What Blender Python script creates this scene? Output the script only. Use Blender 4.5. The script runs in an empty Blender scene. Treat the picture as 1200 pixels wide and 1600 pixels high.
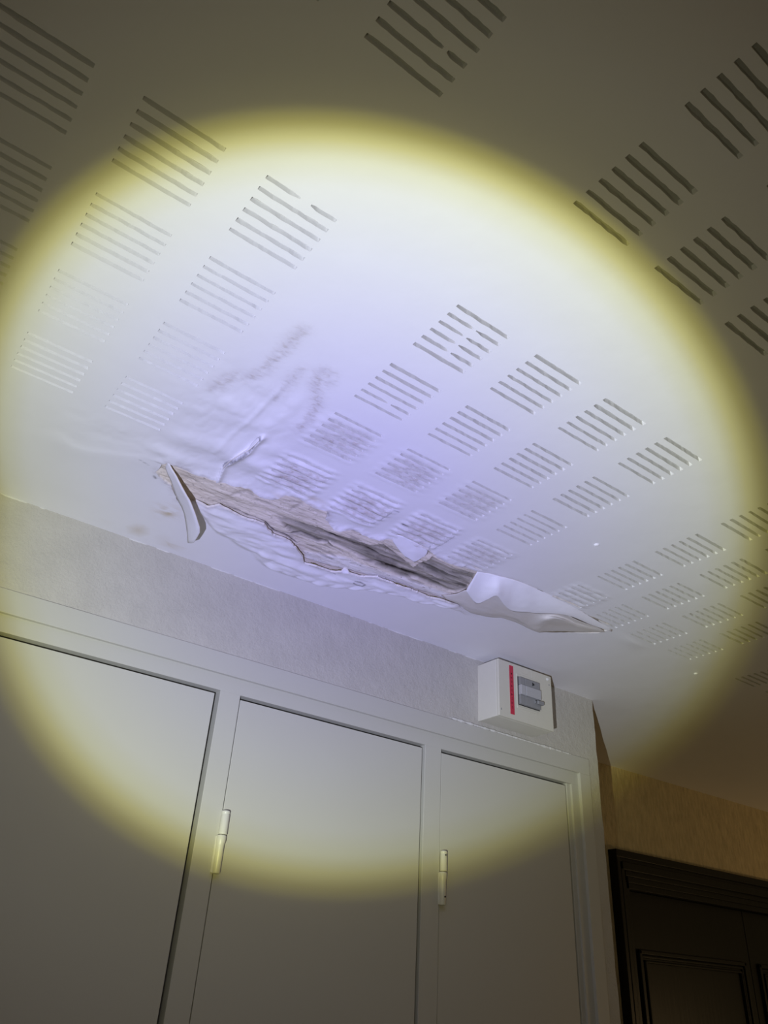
import bpy, bmesh, math, random
import numpy as np
from mathutils import Vector, Matrix, noise
from mathutils.geometry import delaunay_2d_cdt

random.seed(7)
sc = bpy.context.scene
COL = sc.collection

# ------------------------------------------------------------------ camera
EYE = Vector((0.0, 0.0, 1.5))          # the ceiling is 1.0 m above the phone
CEIL = 2.5
RIGHT = Vector((0.8014972, -0.59542181, 0.05545356))
DOWN = Vector((0.35197027, 0.39474486, -0.84870102))
FWD = Vector((0.48344509, 0.6997495, 0.52595768))
FPX = 1211.187
cam_data = bpy.data.cameras.new('camera')
cam = bpy.data.objects.new('camera', cam_data)
COL.objects.link(cam)
m3 = Matrix((RIGHT, -DOWN, -FWD)).transposed()
cam.matrix_world = Matrix.Translation(EYE) @ m3.to_4x4()
cam_data.sensor_fit = 'VERTICAL'
cam_data.sensor_height = 36.0
cam_data.lens = FPX / 1600 * 36.0
cam_data.clip_start = 0.02
sc.camera = cam

# ------------------------------------------------------------------ world
world = bpy.data.worlds.new('world')
sc.world = world
world.use_nodes = True
bgn = world.node_tree.nodes['Background']
bgn.inputs[0].default_value = (1.0, 0.76, 0.40, 1)
bgn.inputs[1].default_value = 0.07

# ------------------------------------------------------------------ torch held beside the phone
TORCH = Vector((-0.26, 0.045, 1.5 - 0.29))
AXIS = Vector((0.5232, 0.6136, 0.5898)).normalized()
ld = bpy.data.lights.new('torch_light', 'POINT')
ld.energy = 280.0
ld.shadow_soft_size = 0.006
ld.use_nodes = True
torch = bpy.data.objects.new('torch_light', ld)
torch.location = TORCH
COL.objects.link(torch)
lt = ld.node_tree
for n in list(lt.nodes):
    lt.nodes.remove(n)
lout = lt.nodes.new('ShaderNodeOutputLight')
lem = lt.nodes.new('ShaderNodeEmission')
lt.links.new(lem.outputs[0], lout.inputs[0])
lgeo = lt.nodes.new('ShaderNodeNewGeometry')
ldot = lt.nodes.new('ShaderNodeVectorMath'); ldot.operation = 'DOT_PRODUCT'
ldot.inputs[1].default_value = tuple(AXIS)
lt.links.new(lgeo.outputs['Incoming'], ldot.inputs[0])
lac = lt.nodes.new('ShaderNodeMath'); lac.operation = 'ARCCOSINE'
lt.links.new(ldot.outputs['Value'], lac.inputs[0])
lmr = lt.nodes.new('ShaderNodeMapRange')          # 0..60 degrees -> 0..1
lmr.inputs['From Min'].default_value = 0.0
lmr.inputs['From Max'].default_value = math.radians(60)
lt.links.new(lac.outputs[0], lmr.inputs['Value'])
lcr = lt.nodes.new('ShaderNodeValToRGB')
lt.links.new(lmr.outputs[0], lcr.inputs[0])
lcr.color_ramp.interpolation = 'LINEAR'
# beam profile: cool core, yellow rim, faint spill
BEAM = [(0.0, (.450, .445, .92)), (6.0, (.460, .462, .89)), (12.0, (.495, .518, .77)), (17.0, (.545, .585, .685)),
        (20.8, (.570, .610, .580)), (22.2, (.535, .565, .410)), (23.2, (.405, .398, .160)), (24.0, (.205, .192, .052)),
        (24.9, (.066, .063, .034)), (26.5, (.050, .0485, .029)), (30.0, (.037, .0362, .0245)), (38.0, (.010, .0092, .007)), (50.0, (.004, .003, .002)), (60.0, (.0, .0, .0))]
els = lcr.color_ramp.elements
while len(els) > 1:
    els.remove(els[-1])
for i, (a, c) in enumerate(BEAM):
    e = els[0] if i == 0 else els.new(a / 60.0)
    e.position = a / 60.0
    e.color = (c[0], c[1], c[2], 1)
# added skew evens out the brightness: beam weaker towards upper side and left
UPV = Vector((0, 0, 1)); UPV = (UPV - AXIS * UPV.dot(AXIS)).normalized()
ld2 = lt.nodes.new('ShaderNodeVectorMath'); ld2.operation = 'DOT_PRODUCT'
SIDEV = AXIS.cross(UPV).normalized()                # towards the right of the beam
ld2.inputs[1].default_value = tuple(UPV + SIDEV * (-0.34 / 0.95))
lt.links.new(lgeo.outputs['Incoming'], ld2.inputs[0])
lma = lt.nodes.new('ShaderNodeMath'); lma.operation = 'MULTIPLY_ADD'
lma.inputs[1].default_value = -0.95
lma.inputs[2].default_value = 1.0
lt.links.new(ld2.outputs['Value'], lma.inputs[0])
lmx = lt.nodes.new('ShaderNodeMath'); lmx.operation = 'MAXIMUM'; lmx.inputs[1].default_value = 0.25
lt.links.new(lma.outputs[0], lmx.inputs[0])
lt.links.new(lcr.outputs[0], lem.inputs['Color'])
lt.links.new(lmx.outputs[0], lem.inputs['Strength'])

# dim warm lamp of the corridor, far off to the right and out of the picture
wl = bpy.data.lights.new('corridor_lamp', 'POINT')
wl.energy = 22.0
wl.color = (1.0, .66, .30)
wl.shadow_soft_size = 0.12
wlo = bpy.data.objects.new('corridor_lamp', wl)
wlo.location = (5.4, 0.6, 1.2)
COL.objects.link(wlo)

sc.view_settings.view_transform = 'Standard'
sc.view_settings.look = 'None'
sc.view_settings.gamma = 1.0
sc.view_settings.exposure = 0.0
sc.view_settings.use_curve_mapping = False


# ------------------------------------------------------------------ helpers
def at_ceil(px, py, drop=0.0):
    """world point seen at photo pixel (px,py), `drop` metres below the ceiling"""
    d = RIGHT * ((px - 600) / FPX) + DOWN * ((py - 800) / FPX) + FWD
    return EYE + d * ((CEIL - drop - EYE.z) / d.z)


def at_wall(px, py, Y):
    d = RIGHT * ((px - 600) / FPX) + DOWN * ((py - 800) / FPX) + FWD
    return EYE + d * (Y / d.y)


def project(p):
    v = Vector(p) - EYE
    z = v.dot(FWD)
    return 600 + FPX * v.dot(RIGHT) / z, 800 + FPX * v.dot(DOWN) / z


def mat(name, base, rough=0.6, spec=0.3, noise_scale=None, noise_amt=0.0, bump=None, metallic=0.0, col2=None, stretch=None):
    """painted surface: colour + fine colour noise + list of bump layers (scale, distance, stretch)"""
    m = bpy.data.materials.new(name)
    m.use_nodes = True
    nt = m.node_tree
    b = nt.nodes['Principled BSDF']
    b.inputs['Roughness'].default_value = rough
    b.inputs['Specular IOR Level'].default_value = spec
    b.inputs['Metallic'].default_value = metallic
    tc = nt.nodes.new('ShaderNodeTexCoord')
    if noise_scale:
        nz = nt.nodes.new('ShaderNodeTexNoise')
        nz.inputs['Scale'].default_value = noise_scale
        nz.inputs['Detail'].default_value = 5
        if stretch:
            mp = nt.nodes.new('ShaderNodeMapping'); mp.inputs['Scale'].default_value = stretch
            nt.links.new(tc.outputs['Object'], mp.inputs[0]); nt.links.new(mp.outputs[0], nz.inputs['Vector'])
        else:
            nt.links.new(tc.outputs['Object'], nz.inputs['Vector'])
        mx = nt.nodes.new('ShaderNodeMix'); mx.data_type = 'RGBA'
        mx.inputs['A'].default_value = (*[c * (1 - noise_amt) for c in base], 1)
        mx.inputs['B'].default_value = (*(col2 or [min(1, c * (1 + noise_amt)) for c in base]), 1)
        nt.links.new(nz.outputs['Fac'], mx.inputs['Factor'])
        nt.links.new(mx.outputs['Result'], b.inputs['Base Color'])
    else:
        b.inputs['Base Color'].default_value = (*base, 1)
    prev = None
    for (s, d, st) in (bump or []):
        nz = nt.nodes.new('ShaderNodeTexNoise')
        nz.inputs['Scale'].default_value = s
        nz.inputs['Detail'].default_value = 4
        mp = nt.nodes.new('ShaderNodeMapping'); mp.inputs['Scale'].default_value = st
        nt.links.new(tc.outputs['Object'], mp.inputs[0]); nt.links.new(mp.outputs[0], nz.inputs['Vector'])
        bp = nt.nodes.new('ShaderNodeBump')
        bp.inputs['Distance'].default_value = d
        bp.inputs['Strength'].default_value = 1.0
        nt.links.new(nz.outputs['Fac'], bp.inputs['Height'])
        if prev:
            nt.links.new(prev.outputs[0], bp.inputs['Normal'])
        prev = bp
    if prev:
        nt.links.new(prev.outputs[0], b.inputs['Normal'])
    return m


def attr_mix(m, attr, colour, strength=1.0):
    """mix `colour` over the material's base colour where the mesh attribute says so"""
    nt = m.node_tree
    b = nt.nodes['Principled BSDF']
    at = nt.nodes.new('ShaderNodeAttribute'); at.attribute_name = attr
    mu = nt.nodes.new('ShaderNodeMath'); mu.operation = 'MULTIPLY'; mu.inputs[1].default_value = strength; mu.use_clamp = True
    nt.links.new(at.outputs['Fac'], mu.inputs[0])
    mx = nt.nodes.new('ShaderNodeMix'); mx.data_type = 'RGBA'
    lk = b.inputs['Base Color'].links
    if lk:
        nt.links.new(lk[0].from_socket, mx.inputs['A'])
    else:
        mx.inputs['A'].default_value = b.inputs['Base Color'].default_value
    mx.inputs['B'].default_value = (*colour, 1)
    nt.links.new(mu.outputs[0], mx.inputs['Factor'])
    nt.links.new(mx.outputs['Result'], b.inputs['Base Color'])


def link(name, me, parent=None, mats=()):
    o = bpy.data.objects.new(name, me)
    COL.objects.link(o)
    if parent:
        o.parent = parent
        o.matrix_parent_inverse = Matrix.Translation(-parent.location)
    for mm in mats:
        me.materials.append(mm)
    return o


def from_bm(name, bm, mats, parent=None, smooth=False):
    me = bpy.data.meshes.new(name)
    bmesh.ops.recalc_face_normals(bm, faces=bm.faces)
    bm.to_mesh(me); bm.free()
    if smooth:
        for p in me.polygons:
            p.use_smooth = True
    return link(name, me, parent, mats if isinstance(mats, (list, tuple)) else (mats,))


def box(bm, x0, x1, y0, y1, z0, z1, mi=0, bevel=0.0, seg=2):
    r = bmesh.ops.create_cube(bm, size=1.0)
    vs = r['verts']
    for v in vs:
        v.co.x = x0 + (v.co.x + .5) * (x1 - x0)
        v.co.y = y0 + (v.co.y + .5) * (y1 - y0)
        v.co.z = z0 + (v.co.z + .5) * (z1 - z0)
    fs = set(f for v in vs for f in v.link_faces)
    for f in fs:
        f.material_index = mi
    if bevel:
        es = list(set(e for v in vs for e in v.link_edges))
        bmesh.ops.bevel(bm, geom=es, offset=bevel, segments=seg, affect='EDGES', profile=0.5, material=-1)


def tag(o, label=None, cat=None, group=None, kind=None):
    if label: o['label'] = label
    if cat: o['category'] = cat
    if group: o['group'] = group
    if kind: o['kind'] = kind
    return o


def empty(name, loc):
    o = bpy.data.objects.new(name, None)
    o.location = loc
    o.empty_display_size = 0.1
    COL.objects.link(o)
    return o


def fbm(x, y, z=0.0, octv=3):
    return noise.fractal(Vector((x, y, z)), 1.0, 2.0, octv)


# ------------------------------------------------------------------ materials
M_ceil = mat('ceiling_paint', (.80, .79, .80), .62, .25, 9, .02, [(9, .0016, (1, 1, 1)), (120, .00012, (1, 1, 1))])
attr_mix(M_ceil, 'stain', (.52, .48, .48), .9)
attr_mix(M_ceil, 'rust', (.55, .47, .33), 1.0)
attr_mix(M_ceil, 'crack', (.05, .045, .04), 1.0)
M_slot = mat('slot_fleece', (.41, .40, .375), .9, .1, 400, .12)
M_side = mat('slot_cut_gypsum', (.69, .675, .64), .9, .1, 300, .1)
M_lip = mat('torn_plaster_edge', (.74, .71, .66), .9, .1, 90, .1)
M_exp = mat('exposed_board', (.73, .665, .55), .9, .1, 45, .16, [(55, .0012, (.25, 1, 1)), (260, .0008, (.5, 1, 1)), (120, .0010, (.6, 1, 1))], stretch=(.22, 1, 1))
attr_mix(M_exp, 'deep', (.21, .195, .150), 1.0)
attr_mix(M_exp, 'pale', (.77, .745, .70), 1.0)
attr_mix(M_exp, 'shade_dirt', (.025, .020, .016), 1.0)  # shade in cracks and torn edges put into the colour, with dirty blotches


def speckle(m, scale, lo, hi, colour, amount, stretch=(1, 1, 1), attr=None, bump=0.0):
    nt = m.node_tree
    b = nt.nodes['Principled BSDF']
    tc = nt.nodes.new('ShaderNodeTexCoord')
    mp = nt.nodes.new('ShaderNodeMapping'); mp.inputs['Scale'].default_value = stretch
    nz = nt.nodes.new('ShaderNodeTexNoise'); nz.inputs['Scale'].default_value = scale; nz.inputs['Detail'].default_value = 6
    nt.links.new(tc.outputs['Object'], mp.inputs[0]); nt.links.new(mp.outputs[0], nz.inputs['Vector'])
    mr = nt.nodes.new('ShaderNodeMapRange')
    mr.inputs['From Min'].default_value = lo; mr.inputs['From Max'].default_value = hi; mr.inputs['To Max'].default_value = amount
    nt.links.new(nz.outputs['Fac'], mr.inputs['Value'])
    fac = mr.outputs[0]
    if attr:
        at = nt.nodes.new('ShaderNodeAttribute'); at.attribute_name = attr
        mu = nt.nodes.new('ShaderNodeMath'); mu.operation = 'MULTIPLY'; mu.use_clamp = True
        nt.links.new(fac, mu.inputs[0]); nt.links.new(at.outputs['Fac'], mu.inputs[1])
        fac = mu.outputs[0]
    mx = nt.nodes.new('ShaderNodeMix'); mx.data_type = 'RGBA'
    lk = b.inputs['Base Color'].links
    nt.links.new(lk[0].from_socket, mx.inputs['A'])
    mx.inputs['B'].default_value = (*colour, 1)
    nt.links.new(fac, mx.inputs['Factor'])
    nt.links.new(mx.outputs['Result'], b.inputs['Base Color'])
    if bump:
        bp = nt.nodes.new('ShaderNodeBump'); bp.inputs['Distance'].default_value = bump
        nt.links.new(fac, bp.inputs['Height'])
        nl = b.inputs['Normal'].links
        if nl:
            nt.links.new(nl[0].from_socket, bp.inputs['Normal'])
        nt.links.new(bp.outputs[0], b.inputs['Normal'])


speckle(M_exp, 120, .63, .70, (.26, .22, .17), .6, (.5, 1, 1), None, .0006)
speckle(M_exp, 40, .54, .72, (.48, .42, .34), .45, (.4, 1, 1))
speckle(M_ceil, 110, .48, .64, (.52, .47, .41), 1.1, (.6, 1, 1), 'stain', .0008)
M_flap = mat('peeled_paint_skin', (.80, .79, .80), .55, .25, 30, .03, [(40, .0005, (1, 1, 1))])
M_flapin = mat('peeled_paper_back', (.70, .63, .52), .85, .1, 60, .1, [(90, .0006, (.4, 1, 1))])
M_foldpaint = mat('cream_paper', (.74, .69, .60), .8, .1, 14, .10, [(70, .0006, (.5, 1, 1))], col2=(.70, .68, .66))
M_wall = mat('wall_plaster_paint', (.47, .45, .41), .75, .2, 14, .10, [(150, .0014, (1, 1, 1)), (45, .0024, (1, 1, 1)), (420, .0006, (1, 1, 1))])
M_wallb = mat('wall_ochre_plaster', (.54, .45, .28), .8, .2, 70, .34, [(60, .008, (1, 1, .30)), (170, .004, (1, 1, .5))], stretch=(1, 1, .3))
M_bead = mat('rough_paint_bead', (.66, .65, .62), .7, .25, 60, .05, [(120, .0015, (1, 1, 1))])
M_cup = mat('cupboard_grey_paint', (.485, .475, .435), .5, .35, 5, .02, [(30, .0002, (1, 1, 1))])
M_gap = mat('cupboard_dark_inside', (.06, .06, .06), .9, .05)
M_hinge = mat('hinge_paint', (.62, .61, .56), .38, .5, 30, .04)
M_case = mat('case_cream_plastic', (.63, .61, .53), .42, .45, 40, .02)
M_cover = mat('case_front_cream', (.60, .58, .49), .40, .45, 20, .03)
M_rub = mat('case_seam_dark', (.07, .07, .06), .7, .2)
M_red = mat('red_label_tape', (.52, .035, .07), .45, .4, 80, .06)
M_mark = mat('dark_ink', (.10, .01, .015), .6, .2)
M_brk = mat('breaker_grey', (.26, .26, .26), .45, .4, 60, .06)
M_brkl = mat('breaker_light_grey', (.42, .42, .425), .4, .4, 60, .05)
M_black = mat('black_plastic', (.02, .02, .02), .5, .3)
M_screw = mat('bright_screw', (.8, .8, .78), .3, .6)
M_wood = mat('dark_varnished_wood', (.010, .0100, .0075), .40, .14, 30, .25, [(60, .0006, (1, 1, .1))], stretch=(1, 1, .1))
M_floor = mat('floor_tile', (.16, .14, .12), .6, .3, 4, .1)

# ------------------------------------------------------------------ ceiling
PX, PY = 0.1887, 0.1888
TX0, TY0 = 0.048 - 0.0334, 0.670
NDIV = 56


def pline(pix, drop=0.0):
    return np.array([tuple(at_ceil(a, b, drop))[:2] for a, b in pix])


# outline of the torn-open strip, walked clockwise as seen from below
TEAR = [(256, 722), (263, 720), (300, 738), (340, 750), (370, 758), (387, 762), (413, 777), (427, 780), (447, 772), (467, 777), (493, 792),
        (513, 797), (508, 810), (523, 827), (553, 827), (580, 840), (613, 842), (620, 852), (650, 852), (670, 857), (687, 872), (713, 883), (745, 893),
        (800, 905), (850, 925), (900, 950), (935, 970), (955, 984),
        (935, 989), (905, 989), (880, 988), (847, 987), (825, 979), (800, 968), (763, 962), (745, 960), (733, 952), (713, 942), (695, 934), (670, 930), (640, 917), (613, 907),
        (590, 899), (563, 897), (540, 889), (517, 890), (495, 880), (477, 877), (470, 862), (463, 852), (455, 845), (447, 840), (427, 832), (413, 817), (400, 811), (387, 808), (367, 798),
        (343, 785), (325, 787), (308, 781), (290, 785), (277, 783), (268, 760), (256, 752), (243, 738)]
tear = pline(TEAR)
# add ragged detail to the tear outline
_t = []
for i in range(len(tear)):
    a, b = tear[i], tear[(i + 1) % len(tear)]
    n = max(1, int(np.linalg.norm(b - a) / 0.006))
    nrm = np.array([-(b - a)[1], (b - a)[0]]); nrm /= np.linalg.norm(nrm) + 1e-9
    for k in range(n):
        p = a + (b - a) * k / n
        _t.append(p + nrm * 0.0030 * fbm(p[0] * 45, p[1] * 45, 3.3))
tear = np.array(_t)


def inside(P, poly):
    x, y = P[:, 0], P[:, 1]
    r = np.zeros(len(P), bool)
    n = len(poly)
    j = n - 1
    for i in range(n):
        xi, yi = poly[i]; xj, yj = poly[j]
        c = ((yi > y) != (yj > y)) & (x < (xj - xi) * (y - yi) / (yj - yi + 1e-15) + xi)
        r ^= c
        j = i
    return r


def dist_poly(P, poly, closed=False):
    """distance, nearest point, param index for every P to a polyline"""
    best = np.full(len(P), 1e9); bp = np.zeros((len(P), 2)); bt = np.zeros(len(P))
    n = len(poly)
    for i in range(n if closed else n - 1):
        a = poly[i]; b = poly[(i + 1) % n]
        ab = b - a
        t = np.clip(((P - a) @ ab) / (ab @ ab + 1e-15), 0, 1)
        q = a + t[:, None] * ab
        d = np.linalg.norm(P - q, axis=1)
        m_ = d < best
        best[m_] = d[m_]; bp[m_] = q[m_]; bt[m_] = i + t[m_]
    return best, bp, bt


def sm(a, b, x):
    t = np.clip((x - a) / (b - a), 0, 1)
    return t * t * (3 - 2 * t)


def vfbm(P, sx, sy, seed=0.0, octv=3):
    return np.array([fbm(p[0] * sx, p[1] * sy, seed, octv) for p in P])


LOWEDGE = pline([(343, 785), (367, 798), (387, 808), (413, 817), (427, 832), (447, 840), (463, 852), (477, 877), (517, 890), (563, 897), (613, 907), (640, 917), (670, 930), (713, 942), (733, 957)])
CREASE = pline([(340, 747), (349, 727), (367, 712), (388, 702), (397, 692), (408, 680)])
CREASE2 = pline([(408, 680), (440, 650), (478, 612)])
JOINT2 = pline([(335, 705), (365, 676), (398, 648), (445, 600)])
STAINS = [pline([(333, 606), (352, 592), (378, 588), (400, 587), (418, 575), (430, 562), (442, 548), (466, 522), (474, 516)]),
          pline([(425, 622), (445, 605), (458, 590), (470, 578)]),
          pline([(505, 578), (492, 600), (497, 630), (482, 655), (465, 668)]),
          pline([(498, 582), (518, 586), (512, 600)])]
PUFFS = [((400, 725), .045, .030, .009), ((362, 700), .05, .04, .006), ((300, 690), .06, .03, .004), ((270, 712), .05, .018, .005),
         ((470, 665), .05, .06, .004), ((350, 640), .07, .05, .004), ((430, 700), .03, .03, .005), ((560, 810), .05, .03, .006), ((600, 800), .04, .04, .005)]
PUFFS = [(np.array(tuple(at_ceil(*c))[:2]), a, b, h) for c, a, b, h in PUFFS]
RIDGE_L = pline([(75, 665), (110, 698), (140, 706), (190, 712), (225, 716), (255, 722)])
RIDGE_R = pline([(960, 985), (1000, 1010), (1045, 1022), (1090, 1020)])
BLISTER_BLOCKS = {(2, 3): .35, (3, 3): 1.0, (3, 4): .9, (3, 5): .9, (3, 6): .5, (2, 4): .3, (2, 5): .25, (3, 8): .5}   # (row, column): how blistered and stained


def drop_field(P):
    d = np.zeros(len(P))
    x, y = P[:, 0], P[:, 1]
    # paint skin blistered along the wall side of the tear
    dl, q, t = dist_poly(P, LOWEDGE)
    below = (y > q[:, 1] - .016)
    ledge = sm(-.016, -.011, y - q[:, 1])
    width = np.interp(x, [.55, .65, .8, .95, 1.1, 1.25, 1.42], [.07, .135, .14, .115, .10, .055, .02])
    m_ = below & (x > .48) & (x < 1.48)
    u = np.clip(dl / width, 0, 1)
    prof = (1 - sm(.72, 1.0, u)) * (0.62 + 0.38 * sm(0, .35, u))
    ends = sm(.49, .60, x) * (1 - sm(1.36, 1.48, x))
    idx = np.where(m_ & (u < 1))[0]
    if len(idx):
        Q = P[idx]
        w = vfbm(Q, 7, 34, 1.0, 2) * .0048 + np.abs(vfbm(Q, 9, 22, 5.0, 2)) * .0055 + vfbm(Q, 45, 70, 15.0, 2) * .0006
        d[idx] += (prof[idx] * (.012 + w)) * ends[idx] * ledge[idx]
        # a row of small scallops along the soft edge
        d[idx] += .0035 * np.abs(np.sin(Q[:, 0] * 62 + 3 * u[idx])) * sm(.45, .7, u[idx]) * (1 - sm(.8, 1, u[idx])) * ends[idx] * sm(.72, .82, Q[:, 0])
    # board joint crease: paint torn and folded along it
    dc, qc, tc = dist_poly(P, CREASE)
    d += .010 * np.exp(-(dc / .010) ** 2) * (np.sign(x - qc[:, 0]) * .5 + .5)
    dc2, _, _ = dist_poly(P, CREASE2)
    d += .0024 * np.exp(-(dc2 / .016) ** 2)
    dj, _, _ = dist_poly(P, JOINT2)
    d += .0018 * np.exp(-(dj / .006) ** 2)
    for c, a, b, h in PUFFS:
        d += h * np.exp(-((x - c[0]) / a) ** 2 - ((y - c[1]) / b) ** 2)
    # ripples over the soaked area
    soak = np.exp(-((x - .46) / .13) ** 2 - ((y - 1.22) / .22) ** 2) + .8 * np.exp(-((x - .62) / .15) ** 2 - ((y - 1.40) / .07) ** 2) \
        + .6 * np.exp(-((x - .33) / .14) ** 2 - ((y - 1.46) / .05) ** 2)
    idx = np.where(soak > .03)[0]
    if len(idx):
        Q = P[idx]
        d[idx] += soak[idx] * (vfbm(Q, 13, 16, 9.0, 2) * .0030 + np.abs(vfbm(Q, 34, 22, 2.0, 2)) * .0015)
    for RL, h, wd in ((RIDGE_L, .0020, .045), (RIDGE_R, .004, .03)):
        dr, qr, tr_ = dist_poly(P, RL)
        n = len(RL) - 1
        fade = sm(0, .9, tr_) * (1 - sm(n - .7, n, tr_) * (.6 if RL is RIDGE_L else 1))
        d += h * fade * np.where(y > qr[:, 1], np.exp(-(dr / wd) ** 2), np.exp(-(dr / (wd * .35)) ** 2))
    # curled lip round the upper side of the tear
    dt, qt, tt = dist_poly(P, tear, True)
    up = (y < 1.50) & (x > .38) & (x < 1.25)
    idx = np.where(up & (dt < .05))[0]
    if len(idx):
        Q = P[idx]
        d[idx] += np.exp(-(dt[idx] / .016) ** 2) * (.004 + .004 * vfbm(Q, 30, 30, 4.0))
    # blistered slot blocks near the tear
    for (r, k), s in BLISTER_BLOCKS.items():
        cx = .048 + PX * k + .061; cy = .711 + PY * r + .06
        w = sm(.085, .055, np.abs(x - cx)) * sm(.085, .055, np.abs(y - cy))
        idx = np.where(w > 0)[0]
        if len(idx):
            Q = P[idx]
            d[idx] += s * w[idx] * (.0024 + .0017 * np.cos((Q[:, 1] - (cy - .06)) / .0235 * 2 * math.pi + math.pi)
                                    + .003 * vfbm(Q, 26, 60, 7.0))
    # fade to a flat board at the limits of the fine mesh
    lim = sm(.0, .10, x + .10) * (1 - sm(1.96, 2.08, x)) * sm(1.05, 1.13, y) * (1 - sm(1.76, 1.80, y))
    return np.maximum(d, -.004) * lim


def stain_field(P):
    s = np.zeros(len(P))
    near = np.where((P[:, 0] > .2) & (P[:, 0] < 1.5) & (P[:, 1] > .85) & (P[:, 1] < 1.8))[0]
    if not len(near):
        return s
    Q = P[near]
    v = np.zeros(len(Q))
    wob = vfbm(Q, 30, 30, 11.0)
    for S_, a in zip(STAINS, (.60, .40, .60, .5)):
        dd, _, _ = dist_poly(Q, S_)
        v = np.maximum(v, a * np.exp(-((dd + .016 * wob) / .014) ** 2) * np.clip(.70 + 1.2 * wob, 0.1, 1))
    # greyed skin beside the tear and over the blistered slots
    dt, _, _ = dist_poly(Q, tear, True)
    v = np.maximum(v, .45 * np.exp(-(dt / .010) ** 2) * (.5 + wob))
    for (r, k), s_ in BLISTER_BLOCKS.items():
        cx = .048 + PX * k + .061; cy = .711 + PY * r + .065
        w = np.exp(-(((Q[:, 0] - cx) / .055) ** 4 + ((Q[:, 1] - cy) / .048) ** 4))
        v = np.maximum(v, w * (min(1, s_ * 2) if r == 2 else s_ * .9) * (.75 + .6 * wob))
    s[near] = np.clip(v, 0, 1)
    return s


def rust_field(P):
    s = np.zeros(len(P))
    near = np.where((P[:, 0] > .3) & (P[:, 0] < 1.5) & (P[:, 1] > 1.35) & (P[:, 1] < 1.90))[0]
    Q = P[near]
    if not len(near):
        return s
    spots = [((225, 835), .05, .018), ((185, 822), .03, .015), ((250, 845), .05, .012), ((268, 853), .05, .012), ((262, 800), .03, .03), ((490, 784), .03, .02), ((440, 778), .03, .015), ((225, 825), .02, .01)]
    v = np.zeros(len(Q)); wob = vfbm(Q, 28, 50, 21.0)
    for c, a, b in spots:
        cc = np.array(tuple(at_ceil(*c))[:2])
        v = np.maximum(v, .8 * np.exp(-((Q[:, 0] - cc[0]) / a) ** 2 - ((Q[:, 1] - cc[1]) / b) ** 2) * (.45 + 1.1 * wob))
    s[near] = np.clip(v, 0, 1)
    return s


CEIL_CRACKS = [(pline([(349, 727), (356, 720), (367, 713), (378, 708), (388, 702), (397, 692), (403, 684), (408, 680)]), .0017, .8),
               (pline([(478, 866), (480, 872), (485, 879), (492, 880)]), .0016, .6), (pline([(491, 879), (503, 884), (512, 888), (524, 893)]), .0016, .5),
               (pline([(553, 905), (558, 909), (566, 911), (571, 908), (563, 904), (556, 903)]), .0024, .75),
               (pline([(630, 818), (635, 821)]), .0040, 1.0), (pline([(768, 935), (773, 938), (772, 943)]), .0040, 1.0),
               (pline([(615, 796), (624, 799)]), .0016, .7), (pline([(505, 797), (513, 798), (513, 804)]), .0016, .6),
               (pline([(580, 815), (592, 812), (612, 798)]), .0014, .45), (pline([(678, 856), (692, 850), (710, 838)]), .0014, .45),
               (pline([(241, 744), (243, 747)]), .003, .7), (pline([(218, 717), (226, 722), (233, 726)]), .0013, .4),
               (pline([(258, 735), (263, 742)]), .0014, .5), (pline([(660, 862), (668, 857), (672, 852)]), .0016, .5)]


def crack_field(P):
    s = np.zeros(len(P))
    near = np.where((P[:, 0] > .3) & (P[:, 0] < 1.6) & (P[:, 1] > 1.15) & (P[:, 1] < 1.80))[0]
    Q = P[near]
    v = np.zeros(len(Q)); wob = vfbm(Q, 80, 80, 33.0, 2)
    for c, w, a in CEIL_CRACKS:
        dc, _, _ = dist_poly(Q, c)
        v = np.maximum(v, a * np.exp(-((dc + .0012 * wob) / w) ** 2))
    s[near] = np.clip(v, 0, 1)
    return s


# which slot blocks exist, and where a slot is bridged by paint
def block_list():
    out = []
    for k in (-3, -2, -1, 0, 1, 3, 4, 5, 6, 8, 9, 10, 11, 13, 14):
        for r in (-4, -3, -2, 0, 1, 2, 3):
            left = k < 2
            x0 = .048 + PX * k
            y0 = (.700 if left else .711) + PY * r
            if r < 0:
                y0 = (.332 - PY * (-2 - r))
            u, v = project((x0 + .061, y0 + .06, CEIL))
            if -140 < u < 1360 and -160 < v < 1300 and (Vector((x0, y0, CEIL)) - EYE).dot(FWD) > .2:
                out.append((k, r, x0, y0))
    return out


BRIDGES = {(3, 0): {1: .50, 2: .49, 3: .50, 4: .52}, (3, 1): {4: .56}, (1, 0): {0: .50}, (1, -2): {3: .72}}
BLOCKS = block_list()
SL, SW = .122, .0082


def slot_outline(xa, xb, yc, w, seed, thin=(0, 0)):
    n = 14
    rnd = random.Random(seed)
    j0, j1 = rnd.uniform(-.5, .5), rnd.uniform(-.5, .5)
    top, bot = [], []
    for i in range(n + 1):
        t = i / n
        x = xa + (xb - xa) * t
        hw = w / 2
        if thin[0] and t < .25: hw *= .45 + 2.2 * t
        if thin[1] and t > .75: hw *= .45 + 2.2 * (1 - t)
        a = .0014 * noise.noise(Vector((x * 70, yc * 31, seed * .37)))
        c = .0014 * noise.noise(Vector((x * 80, yc * 17, 5 + seed * .71)))
        if i in (0, n): hw *= .88
        top.append((x, yc + hw + a)); bot.append((x, yc - hw + c))
    return bot + top[::-1]


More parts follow.
